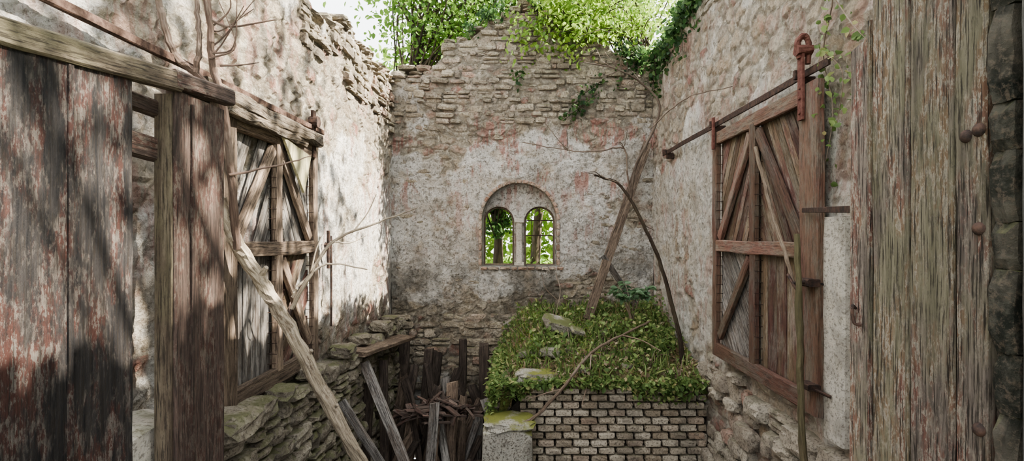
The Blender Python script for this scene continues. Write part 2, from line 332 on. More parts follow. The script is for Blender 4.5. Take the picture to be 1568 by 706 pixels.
def side_wall(name,X,sgn,topf,mat,zexp,sd,y0=1.2,y1=8.2,sa=4.6,sz_=7.5):
    b=B(); ny,nzv=260,215; vs=[];fs=[];E=[];V_=[];I_=[]
    for i in range(ny+1):
        y=y0+(y1-y0)*i/ny; T=topf(y)-.1
        for k in range(nzv+1):
            z=FZ+(T-FZ)*k/nzv
            d,e,ve,vi=relief(y,z,sd,zexp,sa,sz_); vs.append((X-sgn*(d-.012),y,z)); E.append(e);V_.append(ve);I_.append(vi)
    st=nzv+1
    for i in range(ny):
        for k in range(nzv):
            q=(i*st+k,(i+1)*st+k,(i+1)*st+k+1,i*st+k+1); fs.append(q if sgn<0 else q[::-1])
    off=len(vs)
    for i in range(ny+1):
        y=y0+(y1-y0)*i/ny; T=topf(y)-.1
        vs.append((X+sgn*.45,y,T)); vs.append((X+sgn*.45,y,FZ)); E+=[1,1];V_+=[.5,.5];I_+=[.3,.3]
    for i in range(ny):
        a=off+2*i; fs.append((i*st+nzv,(i+1)*st+nzv,a+2,a)); fs.append((a,a+2,a+3,a+1))
    fs.append((off,off+1,0)+tuple(range(1,nzv+1))); 
    b.add(vs,fs,.5); o=b.make(name,mat); setattrs(o.data,E,V_,I_); return o
topL=lerp([(1,2.6),(4.6,2.5),(4.9,2.3),(5.15,2.12),(5.3,2.3),(5.9,2.5),(6.2,2.45),(7,2.42),(7.6,2.5),(9,2.55)])
topR=lerp([(1,2.9),(5,2.95),(6.4,2.78),(7.2,2.7),(9,2.75)])
wl=side_wall('wall_left',XL,-1,topL,M_left,lerp([(-3.4,.5),(-1.2,.2),(-.8,-.4),(.5,-.36),(1.0,-.06),(1.6,.32)]),4.7)
wr=side_wall('wall_right',XR,1,topR,M_right,lerp([(-3.4,.5),(-1.35,.3),(-1.0,-.4),(.4,-.42),(.85,-.3),(1.15,.08),(1.6,.32)]),8.9,sa=3.9,sz_=6.6)
b=B()
pl_=(lambda u,z,d:(XL-d,u,z),(0,1,0),(1,0,0)); pr_=(lambda u,z,d:(XR+d,u,z),(0,1,0),(1,0,0))
courses(b,pl_,4.7,8.0,1.2,2.7,lambda y:1.85-.3*(y-5)/3+.4*nz(y,1.5,4)+.2*nz(y,5,1),lambda y:topL(y)+.07*nz(y,5),h=.1,w=(.08,.34),prot=.04,ju=.12,skip=.1)
courses(b,pl_,1.3,4.7,2.15,2.7,lambda y:-9,lambda y:topL(y)+.07*nz(y,5),h=.1,ju=.1)
b.make('stonework',M_stone,parent=wl)
b=B()
courses(b,pr_,1.3,8.0,2.3,3.1,lambda y:2.45+.2*nz(y,2),lambda y:topR(y)+.07*nz(y,5),h=.12,ju=.1)
courses(b,pr_,2.9,5.7,FZ,-1.1,lambda y:-9,lambda y:-1.28+.15*nz(y,3),h=.15,w=(.12,.42),prot=.09,capd=.2,skip=.15,ju=.13)
b.make('stonework',M_stoneL,parent=wr)
b=B()
courses(b,(lambda u,z,d:(XL+.2-d,u,z),(0,1,0),(1,0,0)),2.9,7.90,FZ,-1.2,lambda y:-9,lambda y:-1.2+.06*nz(y,3),h=.12,w=(.1,.36),d=.24,prot=.05,capd=.3,ju=.12)
box(b,(XL-.02,2.9,FZ),(XL+.15,7.92,-1.36),tint=.3)
for y,s_ in ((3.15,.3),(3.5,.22),(3.9,.18),(4.5,.2),(5.3,.22),(5.9,.2),(6.7,.24),(7.3,.2)):
    stone(b,(XL+.14+R(0,.05),y,-1.22+s_*.25),(s_*1.1,s_*1.3,s_*.55),pn=5,j=.14,tint=R(.4,.7),hi=True)
b.make('foundation_ledge',stone_mat('ledge_stone',[(0,(.16,.135,.105)),(.5,(.31,.27,.21)),(1,(.44,.39,.31))],.5,.45,.8,.045))
b=B(); n=30; vs=[(XL+ (XR-XL)*i/n, 2.76+5.2*j/n, FZ+.06*mnoise.fractal((i*.4,j*.5,1),1,2,3)) for i in range(n+1) for j in range(n+1)]
b.add(vs,[(i*(n+1)+j,(i+1)*(n+1)+j,(i+1)*(n+1)+j+1,i*(n+1)+j+1) for i in range(n) for j in range(n)],.5); b.make('floor',M_floor)
b=B(); b.add([(XL,-1.6,-1.75),(XR,-1.6,-1.75),(XR,2.75,-1.75),(XL,2.75,-1.75),(XL,-1.6,-3.4),(XR,-1.6,-3.4),(XR,2.75,-3.4),(XL,2.75,-3.4)],
    [(0,1,2,3),(7,6,5,4),(0,4,5,1),(1,5,6,2),(2,6,7,3),(3,7,4,0)],.5); b.make('floor_upper',M_floor)
b=B(); gz=-1.5
for (x0,y0,x1,y1) in ((-30,8.5,30,40),(-30,-20,-2.4,8.5),(2.5,-20,30,8.5)):
    b.add([(x0,y0,gz),(x1,y0,gz),(x1,y1,gz),(x0,y1,gz)],[(0,1,2,3)],.5)
b.make('ground_outside',M_ground)
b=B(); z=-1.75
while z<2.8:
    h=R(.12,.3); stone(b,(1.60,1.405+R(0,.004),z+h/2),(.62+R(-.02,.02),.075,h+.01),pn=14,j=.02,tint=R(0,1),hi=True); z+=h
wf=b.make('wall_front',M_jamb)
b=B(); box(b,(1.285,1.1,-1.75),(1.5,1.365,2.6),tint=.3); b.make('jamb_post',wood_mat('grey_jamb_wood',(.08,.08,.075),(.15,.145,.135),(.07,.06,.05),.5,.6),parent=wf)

# ---------------------------------------------------------------- window joinery
wn=empty('window_1'); b=B()
for cx in (-.32,.32):
    pts=[(cx-.232,-.455),(cx-.232,.22)]+[(cx-.232*math.cos(a),.22+.232*math.sin(a)) for a in np.linspace(.15,math.pi-.15,12)]+[(cx+.232,.22),(cx+.232,-.455)]
    for a_,c_ in zip(pts[:-1],pts[1:]): beam(b,(a_[0],8.27,a_[1]),(c_[0],8.27,c_[1]),.04,.025,(0,1,0),warp=0,tint=.3)
    box(b,(cx-.23,8.25,-.46),(cx+.23,8.30,-.44),tint=.5)
b.make('arched_frames',M_tan,parent=wn)
b=B()
for z_ in (.0,.24): tube(b,[(.1,8.31,z_),(.32,8.31,z_+.005),(.54,8.31,z_)],.008,.008)
tube(b,[(.32,8.31,-.45),(.32,8.31,.44)],.008,.008); tube(b,[(.2,8.31,-.45),(.2,8.31,.4)],.006,.006)
b.make('glazing_bars',M_iron,parent=wn)
b=B(); box(b,(-.05,8.12,-.46),(.05,8.24,.24),tint=.6); box(b,(-.075,8.10,.2),(.075,8.24,.27),tint=.7); box(b,(-.075,8.10,-.47),(.075,8.24,-.41),tint=.7)
b.make('stone_mullion',M_concrete,parent=wn)

# ---------------------------------------------------------------- barn doors with clipped diagonal boarding
def clip(poly,u0,u1,v0,v1):
    for ax,val,s in ((0,u0,1),(0,u1,-1),(1,v0,1),(1,v1,-1)):
        o=[]
        for i in range(len(poly)):
            p,q=poly[i-1],poly[i]; ip=s*(p[ax]-val)>=0; iq=s*(q[ax]-val)>=0
            if ip!=iq:
                t=(val-p[ax])/(q[ax]-p[ax]); o.append((p[0]+(q[0]-p[0])*t,p[1]+(q[1]-p[1])*t))
            if iq: o.append(q)
        poly=o
        if not poly: return []
    return poly
def boards(b,to,rect,ang,w,m=0,gap=.008,skip=0.0,dn=0):
    u0,u1,v0,v1=rect; c=((u0+u1)/2,(v0+v1)/2); Rr=math.hypot(u1-u0,v1-v0)/2+.1; d=(math.cos(ang),math.sin(ang)); n=(-d[1],d[0]); k=-Rr
    while k<Rr:
        ww=w*R(.8,1.2); a=k+gap/2;e=k+ww-gap/2; k+=ww
        if R(0,1)<skip: continue
        q=[(c[0]+d[0]*s*Rr+n[0]*t,c[1]+d[1]*s*Rr+n[1]*t) for s,t in ((-1,a),(1,a),(1,e),(-1,e))]
        q=clip(q,u0,u1,v0,v1)
        if len(q)<3: continue
        N=len(q); j=R(0,.008)+dn; of=[R(0,40) for _ in range(3)]
        vs=[to(x,y,j) for x,y in q]+[to(x,y,j-.018) for x,y in q]
        gs=[(of[0]+x*n[0]+y*n[1],of[1]+zz,of[2]+x*d[0]+y*d[1]) for zz in(0,.02) for x,y in q]
        b.add(vs,[tuple(range(N)),tuple(range(2*N-1,N-1,-1))]+[(i,(i+1)%N,(i+1)%N+N,i+N) for i in range(N)],R(0,1),gs,m)
def barn_door(name,X,sgn,yn,yf,z0,z1,mats,missing=0.0,zmid=-.1):
    e=empty(name); ym=yn+(yf-yn)*.53
    to=lambda u,v,d:(X-sgn*d,u,v)
    b=B(); nr=(1,0,0)
    def bar(u0,v0,u1,v1,w,th=.05,m=0): beam(b,(X-sgn*th/2,u0,v0),(X-sgn*th/2,u1,v1),w,th,nr,m,warp=.006)
    bar(yn+.11,z0,yn+.11,z1,.22,.06); bar(yf-.045,z0,yf-.045,z1,.09,.055); bar(ym,z0+.1,ym,z1-.09,.10,.05)
    bar(yn+.2,z1-.06,yf-.08,z1-.06,.12,.05); bar(yn+.2,z0+.06,yf-.08,z0+.06,.13,.05); bar(yn+.2,zmid,yf-.08,zmid,.11,.052)
    bar(ym-.07,z1-.16,yn+.27,zmid+.08,.085,.042); bar(ym+.07,z1-.16,yf-.13,zmid+.08,.085,.042)
    bar(ym+.08,zmid-.09,yf-.13,z0+.2,.085,.042); 
    b.make('frame',mats[0],parent=e)
    b=B(); A=math.radians(62)
    boards(b,to,(yn+.2,ym-.03,zmid+.03,z1-.1),A,.09,0,skip=missing,dn=-.02)
    boards(b,to,(ym+.03,yf-.07,zmid+.03,z1-.1),math.pi-A,.09,0,skip=missing,dn=-.02)
    boards(b,to,(yn+.2,ym-.03,z0+.1,zmid-.03),math.pi/2,.13,1,dn=-.02)
    boards(b,to,(ym+.03,yf-.07,z0+.1,zmid-.03),A*.8,.085,2,skip=missing,dn=-.02)
    b.make('boarding',mats[1:4],parent=e)
    b=B()
    for u in (yn+.235,ym-.065,ym+.065,yf-.1):
        for k in range(22):
            v=z0+.16+(z1-z0-.3)*k/21
            tube(b,[to(u,v,-.02),to(u+R(-.01,.01),v+R(-.005,.008),.05)],.003,.002,ns=4,sub=1)
    b.make('nails',M_iron,parent=e)
    return e
dr=barn_door('barn_door',1.985,1,3.38,5.23,-1.18,1.02,[M_red,M_redp,M_redp,M_grey])
dl=barn_door('barn_door',-1.90,-1,3.2,4.8,-1.14,.82,[M_tan,M_grey,M_grey,M_redp],missing=.08)
b=B()
box(b,(1.95,3.3,1.08),(1.965,7.1,1.13),tint=.5); 
for y in (3.6,5.2,6.9): box(b,(1.95,y,1.02),(2.06,y+.04,1.1)); box(b,(1.90,y,1.08),(1.95,y+.03,1.14))
b.make('track_rail',M_iron,parent=dr)
b=B()
box(b,(1.895,3.5,.78),(1.915,3.56,1.24)); 
tube(b,[(1.9,3.53,1.2),(1.88,3.53,1.3),(1.92,3.53,1.35),(1.955,3.53,1.3),(1.95,3.53,1.16)],.022,.018)
tube(b,[(1.87,3.53,1.25),(1.97,3.53,1.25)],.04,.04,ns=14,sub=1)
box(b,(1.90,5.12,.85),(1.92,5.16,1.16))
for z_ in (.83,.93,1.0): tube(b,[(1.9,3.53,z_),(1.885,3.53,z_)],.018,.012,sub=1)
b.make('hanger',M_rrust,parent=dr)
b=B(); tube(b,[(1.79,3.42,-.31),(1.9,3.40,-.3),(1.99,3.38,-.32)],.01,.01); tube(b,[(1.80,3.5,-.26),(1.79,3.42,-.31),(1.80,3.38,-.36)],.01,.008)
box(b,(1.86,3.36,-.33),(1.94,3.5,-.28)); box(b,(1.86,3.36,-1.0),(1.94,3.48,-.96)); tube(b,[(1.88,3.4,-.98),(1.97,3.3,-1.02)],.013,.01)
b.make('latch',M_iron,parent=dr)
b=B(); box(b,(1.97,3.18,-1.3),(2.06,3.40,.12),tint=.8,warp=.008); b.make('plastered_door_jamb',M_concrete)
b=B(); beam(b,(1.9,3.5,.17),(1.34,2.05,.105),.03,.012,(1,0,0),warp=0); b.make('iron_stay_bar',M_iron)
b=B(); tube(b,[(1.88,4.16,.70),(1.87,3.98,.40),(1.86,3.84,.15),(1.85,3.65,-.1),(1.84,3.5,-.33)],.015,.013,jit=.003); b.make('leaning_stick',wood_mat('leaning_stick_bark',(.10,.075,.055),(.18,.14,.10),(.22,.18,.14),.5,.4))
b=B(); tube(b,[(1.753,3.3,.01),(1.76,3.28,-.5),(1.75,3.25,-1.0),(1.75,3.2,-1.7),(1.74,3.2,-3.38)],.019,.024,jit=.004,wob=.2)
b.make('slender_pole',wood_mat('mossy_bark',(.09,.07,.042),(.17,.14,.085),(.08,.057,.037),.5,.4,green=.25))
b=B(); beam(b,(-1.86,1.5,.93),(-1.86,4.95,.975),.045,.03,(1,0,0)); b.make('track_rail',M_brust,parent=dl)
b=B(); beam(b,(-1.86,3.0,.87),(-1.86,4.75,.86),.10,.16,(1,0,0),warp=.02,rag=.03); beam(b,(-1.80,3.2,.78),(-1.84,4.5,.79),.06,.06,(1,0,0),warp=.025)
b.make('rotten_lintel_beam',wood_mat('rotten_lintel_wood',(.14,.11,.08),(.31,.25,.185),(.07,.052,.04),.7,.9,white=.4))
b=B(); box(b,(-1.86,4.66,.70),(-1.835,4.72,1.12)); tube(b,[(-1.88,4.69,1.02),(-1.80,4.69,1.02)],.05,.05,ns=14,sub=1)
b.make('hanger',M_iron,parent=dl)
b=B(); tube(b,[(-1.87,5.2,.0),(-1.87,5.2,-.9)],.01,.01); tube(b,[(-1.9,5.12,-.1),(-1.86,5.12,-.1)],.035,.03); 
tube(b,[(-1.87,5.12,.05),(-1.87,5.12,-.32)],.016,.016); b.make('iron_bolt_rod',M_iron)
b=B()
b.add([(-1.81,4.02,.76),(-1.79,4.5,.68),(-1.80,4.38,.36),(-1.83,4.02,.76),(-1.81,4.5,.68),(-1.82,4.38,.36)],[(0,1,2),(5,4,3),(0,3,4,1),(1,4,5,2),(2,5,3,0)],.9)
b.make('broken_board',wood_mat('yellowed_board',(.30,.275,.165),(.44,.40,.26),(.25,.2,.12),.4,.4))
b=B(); stone(b,(-1.77,2.35,-1.29),(.3,.5,.9),pn=14,j=.02,tint=.9,hi=True); b.make('door_sill_stone',M_concrete)

# ---------------------------------------------------------------- near plank doors
e=empty('plank_door'); b=B()
for y0,y1,t in ((2.07,1.95,.74),(1.94,1.76,.86),(1.75,1.58,.95),(1.57,1.46,.95)):
    beam(b,(1.33+R(-.004,.004),(y0+y1)/2,-1.74),(1.33,(y0+y1)/2,t),abs(y0-y1)-.004,.045,(1,0,0),warp=.004,rag=.02,tint=R(.3,.8))
for y in (1.575,1.755,1.945): beam(b,(1.306,y,-1.74),(1.306,y,.8),.014,.014,(1,0,0),warp=.001,tint=.1)
b.make('planks',M_peel,parent=e)
b=B()
for (y,z_) in ((1.525,.29),(1.483,.30),(1.483,.02),(1.483,-.55)):
    P=[];F=[];r=.02
    for i in range(5):
        a=i/4*math.pi/2
        for k in range(12): P.append((1.307-.016*math.sin(a),y+r*math.cos(a)*math.cos(k*math.pi/6),z_+r*math.cos(a)*math.sin(k*math.pi/6)))
    for i in range(4):
        for k in range(12): q=(k+1)%12; F.append((i*12+k,i*12+q,i*12+12+q,i*12+12+k))
    b.add(P,F,.5)
b.make('bolt_heads',M_iron,True,e)
b=B(); beam(b,(1.372,2.05,.55),(1.372,1.47,.6),.14,.04,(1,0,0)); beam(b,(1.372,2.05,-.9),(1.372,1.47,-.9),.14,.04,(1,0,0)); b.make('ledges',M_brown,parent=e)
b=B(); tube(b,[(1.30,2.02,-.28),(1.275,2.0,-.27),(1.275,1.99,-.33),(1.30,1.985,-.34)],.006,.006); b.make('handle',M_iron,parent=e)
e=empty('plank_door'); b=B()
for y0,y1 in ((1.2,1.45),(1.455,1.740),(1.748,2.034)):
    beam(b,(-1.52,(y0+y1)/2,-1.74),(-1.52,(y0+y1)/2,.60),y1-y0-.004,.04,(1,0,0),warp=.003,tint=R(.4,.9))
for y in (1.742,): beam(b,(-1.498,y,-1.74),(-1.498,y,.57),.02,.014,(1,0,0),warp=.001,tint=.3)
b.make('planks',M_black,parent=e)
b=B(); beam(b,(-1.53,2.48,-1.74),(-1.53,2.48,.64),.38,.05,(1,0,0),tint=.5,warp=.003); beam(b,(-1.50,2.40,-1.74),(-1.50,2.40,.6),.02,.014,(1,0,0),warp=.001,tint=.1)
b.make('door_edge_plank',M_brown,parent=e)
b=B(); beam(b,(-1.555,2.285,-1.74),(-1.555,2.285,.62),.012,.075,(1,0,0),tint=.3,warp=.001); 
beam(b,(-1.51,1.2,.56),(-1.51,2.3,.675),.085,.06,(1,0,0),tint=.7,warp=.003); b.make('top_rail',M_olive,parent=e)
b=B(); beam(b,(-1.51,2.26,.68),(-1.51,2.72,.715),.08,.065,(1,0,0),tint=.7,warp=.003)
beam(b,(-1.60,1.9,.39),(-1.60,2.5,.37),.1,.05,(1,0,0)); beam(b,(-1.60,1.9,.56),(-1.60,2.5,.55),.07,.05,(1,0,0)); b.make('cross_rails_and_gap_shade',M_brown,parent=e)  # second beam is an added dark strip for the shaded gap under top_rail

# ---------------------------------------------------------------- brick plinth, mound
e=empty('brick_plinth'); b=B()
box(b,(-.12,5.74,FZ),(2.03,7.94,-1.66),tint=.3,warp=0); b.make('core',M_dkmort,parent=e)
b=B(); z=-1.63; row=0
while z>FZ:
    u=.0+(0 if row%2 else -.11); z-=.082
    while u<2.02:
        a=max(u,.0); c_=min(u+.19,2.03)
        if c_-a>.03: stone(b,((a+c_)/2+R(-.003,.003),5.70+R(-.008,.008),z+.04+R(-.003,.003)),(c_-a-.014,.12,.065),pn=11,j=.06,tint=R(0,1))
        u+=.193
    u=5.76
    while u<7.9: stone(b,(-.13,u+.1,z+.04),(.1,.2,.066),pn=12,j=.03,tint=R(0,1)); u+=.218
    row+=1
u=.0
while u<2.0: stone(b,(u+.1,5.72,-1.60+R(-.01,.01)),(.2,.2,.07),pn=8,j=.1,tint=R(0,.6)); u+=.215
b.make('bricks',M_brick,parent=e)
b=B(); stone(b,(-.12,5.42,-2.68),(.52,.46,1.5),pn=16,j=.025,tint=.7,hi=True); stone(b,(-.1,5.42,-1.93),(.5,.46,.1),pn=5,j=.12,tint=.5,hi=True)
stone(b,(.16,5.72,-1.54),(.42,.3,.13),pn=6,j=.14,tint=.5,hi=True)
b.make('mossy_pier',M_mossy,parent=e)
def mz(x,y):
    t=max(0.0,(y-5.6)/2.4)
    z=-1.58+.46*min(1,t*1.3)**.8+.06*mnoise.noise((x*2,y*2,1))+.04*mnoise.noise((x*6,y*6,1))
    ed=max(0,.25-x)/.4; z-=.35*ed*ed
    return z
em=empty('overgrown_soil_mound')
b=B(); nx,ny=70,70; vs=[];fs=[]
for i in range(nx+1):
    for j in range(ny+1):
        x=-.22+2.24*i/nx; y=5.60+2.34*j/ny; z=mz(x,y)+.015*mnoise.noise((x*20,y*20,3))
        if j==0: z=-1.64
        if i==0: z=-1.9
        vs.append((x,y,z))
for i in range(nx):
    for j in range(ny): fs.append((i*(ny+1)+j,(i+1)*(ny+1)+j,(i+1)*(ny+1)+j+1,i*(ny+1)+j+1))
b.add(vs,fs,.5); b.make('soil',M_soil,True,em)
C=[]
for _ in range(1900):
    x=R(-.25,1.98); y=R(5.55,7.9)
    dens=mnoise.noise((x*1.6,y*1.6,8))+.5*mnoise.noise((x*5,y*5,2))+(.06 if x>1.1 else -.16)
    if x<.5 and y<6.1 and R(0,1)<.8: continue
    if dens<.05 and R(0,1)<.88: continue
    h=R(.02,.28)*(.8+max(0,dens)); z=mz(x,y)
    for k in range(int(R(4,9))):
        C.append((x+R(-.06,.06),y+R(-.06,.06),z+h*R(.1,1.1)))
for _ in range(190):
    x=R(-.2,1.98); L=R(.02,.2)*(1.6 if x>1.2 or x<.1 else .5)
    for k in range(11):
        t=k/14; C.append((x+R(-.05,.05),5.60-.06*t+R(-.06,.04),-1.55-L*t+R(-.03,.03)))
for _ in range(180):
    y=R(5.5,7.5); L=R(.1,.6)
    for k in range(12):
        t=k/14; C.append((-.22-.12*t+R(-.06,.06),y+R(-.05,.05),-1.55-L*t+R(-.03,.03)))
leaves('herbs',C,.052,M_herb,up=.6,sv=(.4,1.4),wr=.36,parent=em)
C=[(R(-.1,1.98),R(5.6,7.9)) for _ in range(4200)]
leaves('leaf_litter',[(x,y,mz(x,y)+R(0,.045)) for x,y in C],.06,M_litter,up=1.2,sv=(.4,1.3),parent=em)
C=[(R(.0,.9),R(6.0,7.7)) for _ in range(2600)]
leaves('fine_bedstraw',[(x,y,mz(x,y)+R(0,.1)) for x,y in C if mnoise.noise((x*3,y*3,5))>-.15],.055,M_bright,up=.4,wr=.10,parent=em)
C=[(R(-.15,1.95),R(5.6,7.9)) for _ in range(2200)]
leaves('grass_blades',[(x,y,mz(x,y)) for x,y in C],.14,M_herb,up=0,wr=.05,hang=-2.0,sv=(.5,1.4),parent=em)
b=B()
for _ in range(120):
    x=R(-.1,1.75); y=R(5.6,7.6); z=mz(x,y); a=R(0,6.28); L=R(.08,.24)
    tube(b,[(x,y,z),(x+math.cos(a)*L*.5,y+math.sin(a)*L*.5,z+R(.05,.18)),(x+math.cos(a)*L,y+math.sin(a)*L,z+R(.02,.25))],.004,.002,ns=4,sub=3)
b.make('dry_stems',M_twig,parent=em)
b=B()
Rz=rotm((0,1,0),math.radians(24))@rotm((1,0,0),math.radians(16))@rotm((0,0,1),.35)
bx,by,bz=[tuple(Rz@Vector(v_)) for v_ in ((1,0,0),(0,1,0),(0,0,1))]
stone(b,(.50,6.6,-1.12),(.38,.26,.12),bx,by,bz,pn=16,j=.05,hi=True,tint=.6); stone(b,(.72,6.45,-1.17),(.18,.12,.05),bx,by,bz,pn=12,j=.08,tint=.8); b.make('broken_concrete_block',M_slab)
b=B()
for (x,y,s_) in ((.95,6.4,.13),(.35,6.1,.24),(.62,6.2,.14),(1.1,6.7,.14),(.1,6.2,.2),(1.3,6.2,.12),(.8,6.0,.1),(.25,6.6,.14),(1.2,5.8,.12),(.7,5.75,.13)):
    stone(b,(x,y,mz(x,y)+s_*.22),(s_,s_*.7,s_*.42),pn=8,j=.12,hi=True,tint=R(0,.5))
b.make('loose_stones',M_slab)
b=B()
tube(b,[(.05,5.3,-1.9),(.17,5.38,-1.86),(.44,5.45,-1.60),(.8,5.8,-1.30),(1.2,6.1,-1.16),(1.57,6.3,-1.03)],.02,.012,jit=.005)
tube(b,[(.8,5.8,-1.3),(.75,5.6,-1.5),(.66,5.5,-1.78)],.008,.005); tube(b,[(.44,5.45,-1.6),(.3,5.4,-1.62),(.1,5.45,-1.7)],.008,.005)
tube(b,[(1.2,6.1,-1.16),(1.4,6.0,-1.2),(1.6,5.9,-1.3)],.008,.005)
b.make('fallen_branch',M_twig)
b=B(); beam(b,(.93,7.15,-1.14),(1.93,7.86,1.4),.13,.035,(0,1,.2),warp=.006,tint=.3); b.make('leaning_board',M_tan)
b=B(); beam(b,(1.18,7.36,-.28),(1.65,7.42,-.98),.08,.03,(0,1,0)); b.make('short_brace_board',M_grey)
b=B();C=[];D=[]
for k in range(9):
    a=k*.75+.3; L=R(.22,.38); base=Vector((1.42,6.6,-1.1)); tip=base+Vector((math.cos(a)*L,math.sin(a)*L*.6,.36+R(-.05,.14)))
    mid=(base+tip)/2+Vector((0,0,.14)); P=[base,mid,tip]; tube(b,P,.006,.003,ns=5)
    Q=cr(P,7)
    for q in Q[6:]:
        for s_ in(-1,1): C.append(q+rng.normal(size=3)*.006); D.append((-math.sin(a)*s_+.4*math.cos(a),math.cos(a)*s_+.4*math.sin(a),-.1))
e=empty('mahonia_shrub'); b.make('stems',M_twig,parent=e); leaves('foliage',C,.10,M_fern,up=1,D=D,parent=e)
# ---------------------------------------------------------------- sapling right
e=empty('bare_sapling'); b=B()
tube(b,[(1.88,6.0,-1.5),(1.84,6,-1.15),(1.76,6,-.82),(1.61,6,-.29),(1.43,6,.12),(1.275,6,.42),(1.125,6,.61),(.975,6,.66),(.86,5.95,.69)],.030,.011,jit=.004)
tube(b,[(1.275,6,.43),(1.30,6,.62),(1.35,6,.83),(1.54,6,1.21),(1.61,6,1.51),(1.43,6,1.73),(1.13,5.9,1.87),(.74,5.9,1.96)],.021,.007,m=1,jit=.004)
tube(b,[(1.275,6,.45),(1.24,6,.7),(1.2,6,1.0),(.9,6,.97),(.56,6,.98),(.04,6,1.07)],.012,.005,m=1,jit=.006)
tube(b,[(1.54,6,1.25),(1.7,5.95,1.42),(1.85,5.6,1.5),(1.97,4.85,1.38)],.010,.004,m=1,jit=.006)
for k in range(20):
    p=random.choice([(1.35,6,.83),(1.54,6,1.21),(1.2,6,1.0),(1.13,5.9,1.87),(.56,6,.98),(1.43,6,1.73),(.975,6,.66),(1.43,6,.12)])
    q=(p[0]+R(-.35,.2),p[1]+R(-.2,.2),p[2]+R(-.1,.4)); mm=((p[0]+q[0])/2+R(-.05,.05),(p[1]+q[1])/2,(p[2]+q[2])/2+R(-.05,.05))
    tube(b,[p,mm,q],.006,.002,m=1,ns=5,jit=.004)
b.make('stems',[M_dktwig,wood_mat('young_bark',(.09,.065,.05),(.16,.12,.09),(.2,.17,.13),.5,.4)],parent=e)
b=B(); tube(b,[(.45,7.0,-1.2),(.55,7.0,-.75),(.5,7.1,-.5),(.62,7.1,-.3)],.006,.003,ns=5); tube(b,[(.5,7,-.85),(.35,7,-.7),(.3,7,-.5)],.004,.002,ns=5)
b.make('dry_stalk',M_twig)
# ---------------------------------------------------------------- dead tree left
e=empty('dead_leaning_tree'); b=B()
tube(b,[(-1.80,3.13,.22),(-1.75,3.25,-.06),(-1.66,3.4,-.32),(-1.58,3.5,-.55),(-1.45,3.8,-1.09),(-1.29,4.2,-1.81),(-1.12,4.7,-2.6),(-1.0,5.0,-3.38)],.038,.056,wob=.2,ns=12,jit=.008)
for p in ((-1.66,3.36,-.25),(-1.5,3.68,-.85),(-1.4,3.9,-1.3)): tube(b,[p,(p[0]+.05,p[1]-.03,p[2]+.05)],.025,.014)
b.make('trunk',M_bark,parent=e)
b=B()
tube(b,[(-1.74,3.22,-.08),(-1.70,3.1,.28),(-1.69,3.0,.68),(-1.70,2.9,.95),(-1.69,2.85,1.18),(-1.70,2.8,1.45),(-1.68,2.7,1.8)],.024,.015,jit=.004)
tube(b,[(-1.70,2.95,.80),(-1.79,2.88,.90),(-1.85,2.8,.98),(-1.88,2.75,1.17),(-1.9,2.7,1.35),(-1.86,2.65,1.6)],.022,.012,jit=.004)
tube(b,[(-1.78,2.88,.9),(-1.745,2.85,1.07),(-1.76,2.85,1.29),(-1.74,2.8,1.6)],.016,.01,jit=.004)
tube(b,[(-1.69,2.85,1.18),(-1.6,2.9,1.16),(-1.4,3.0,1.24)],.008,.004); tube(b,[(-1.69,2.95,.96),(-1.6,3,.98),(-1.52,3.05,1.01)],.007,.003)
tube(b,[(-1.69,3.05,.35),(-1.5,3.3,.45),(-1.35,3.4,.52)],.008,.003,jit=.004)
for k in range(8):
    z_=R(.9,1.5); tube(b,[(-1.70,2.87,z_),(-1.62+R(-.1,.05),2.9,z_+R(0,.15)),(-1.5+R(-.25,.1),2.9+R(-.1,.1),z_+R(.1,.35))],.006,.002,ns=5)
b.make('upright_stems',wood_mat('brown_stem_bark',(.11,.075,.06),(.19,.135,.105),(.26,.21,.17),.5,.4),parent=e)
b=B()
tube(b,[(-1.55,3.55,-.5),(-1.44,3.6,-.27),(-1.32,3.7,-.04),(-1.02,3.8,.1),(-.756,3.9,.21)],.017,.004,jit=.005)
tube(b,[(-1.55,3.57,-.42),(-1.5,3.58,-.33),(-1.34,3.65,-.2),(-1.07,3.7,-.236)],.013,.004,jit=.005)
tube(b,[(-1.2,3.75,.02),(-1.1,3.78,.16),(-1.04,3.8,.3)],.006,.003); tube(b,[(-1.32,3.7,-.04),(-1.2,3.7,-.05),(-1.1,3.75,.0)],.006,.003)
tube(b,[(-1.44,3.6,-.27),(-1.4,3.6,-.1),(-1.36,3.6,0.0)],.006,.003)
b.make('side_branches',M_bark,parent=e)
# ---------------------------------------------------------------- timber pile
b=B()
for (X,Y,zt,w,lx) in ((-1.68,7.4,-1.47,.16,0),(-1.30,7.3,-1.64,.13,.1),(-1.16,7.2,-1.66,.13,.12),(-.81,7.3,-1.5,.11,0),(-.52,7.5,-1.62,.14,0),(-1.45,7.0,-1.8,.12,.25),(-1.0,7.0,-2.0,.12,.2)):
    beam(b,(X-lx,Y,FZ),(X,Y+.25,zt),w,.08,(0,1,.1),rag=.03)
for k in range(38):
    x=R(-1.55,-.42); y=R(5.8,7.2); lx=R(-.7,.6); beam(b,(x+lx,y-R(.1,.5),FZ),(x,y+.1,R(-2.6,-1.7)),R(.06,.15),R(.03,.08),(R(-.5,.5),1,0),m=random.choice([0,0,1,2]),rag=.07)
beam(b,(-1.69,5.7,-1.38),(-.72,5.3,FZ),.11,.05,(0,1,0),m=1); beam(b,(-1.70,5.0,-1.58),(-.5,4.9,FZ),.08,.04,(0,1,0),m=1)
beam(b,(-1.74,5.75,FZ),(-1.70,5.95,-1.5),.11,.06,(0,1,0)); beam(b,(-1.5,5.9,FZ),(-1.64,6.3,-1.5),.1,.05,(0,1,0))
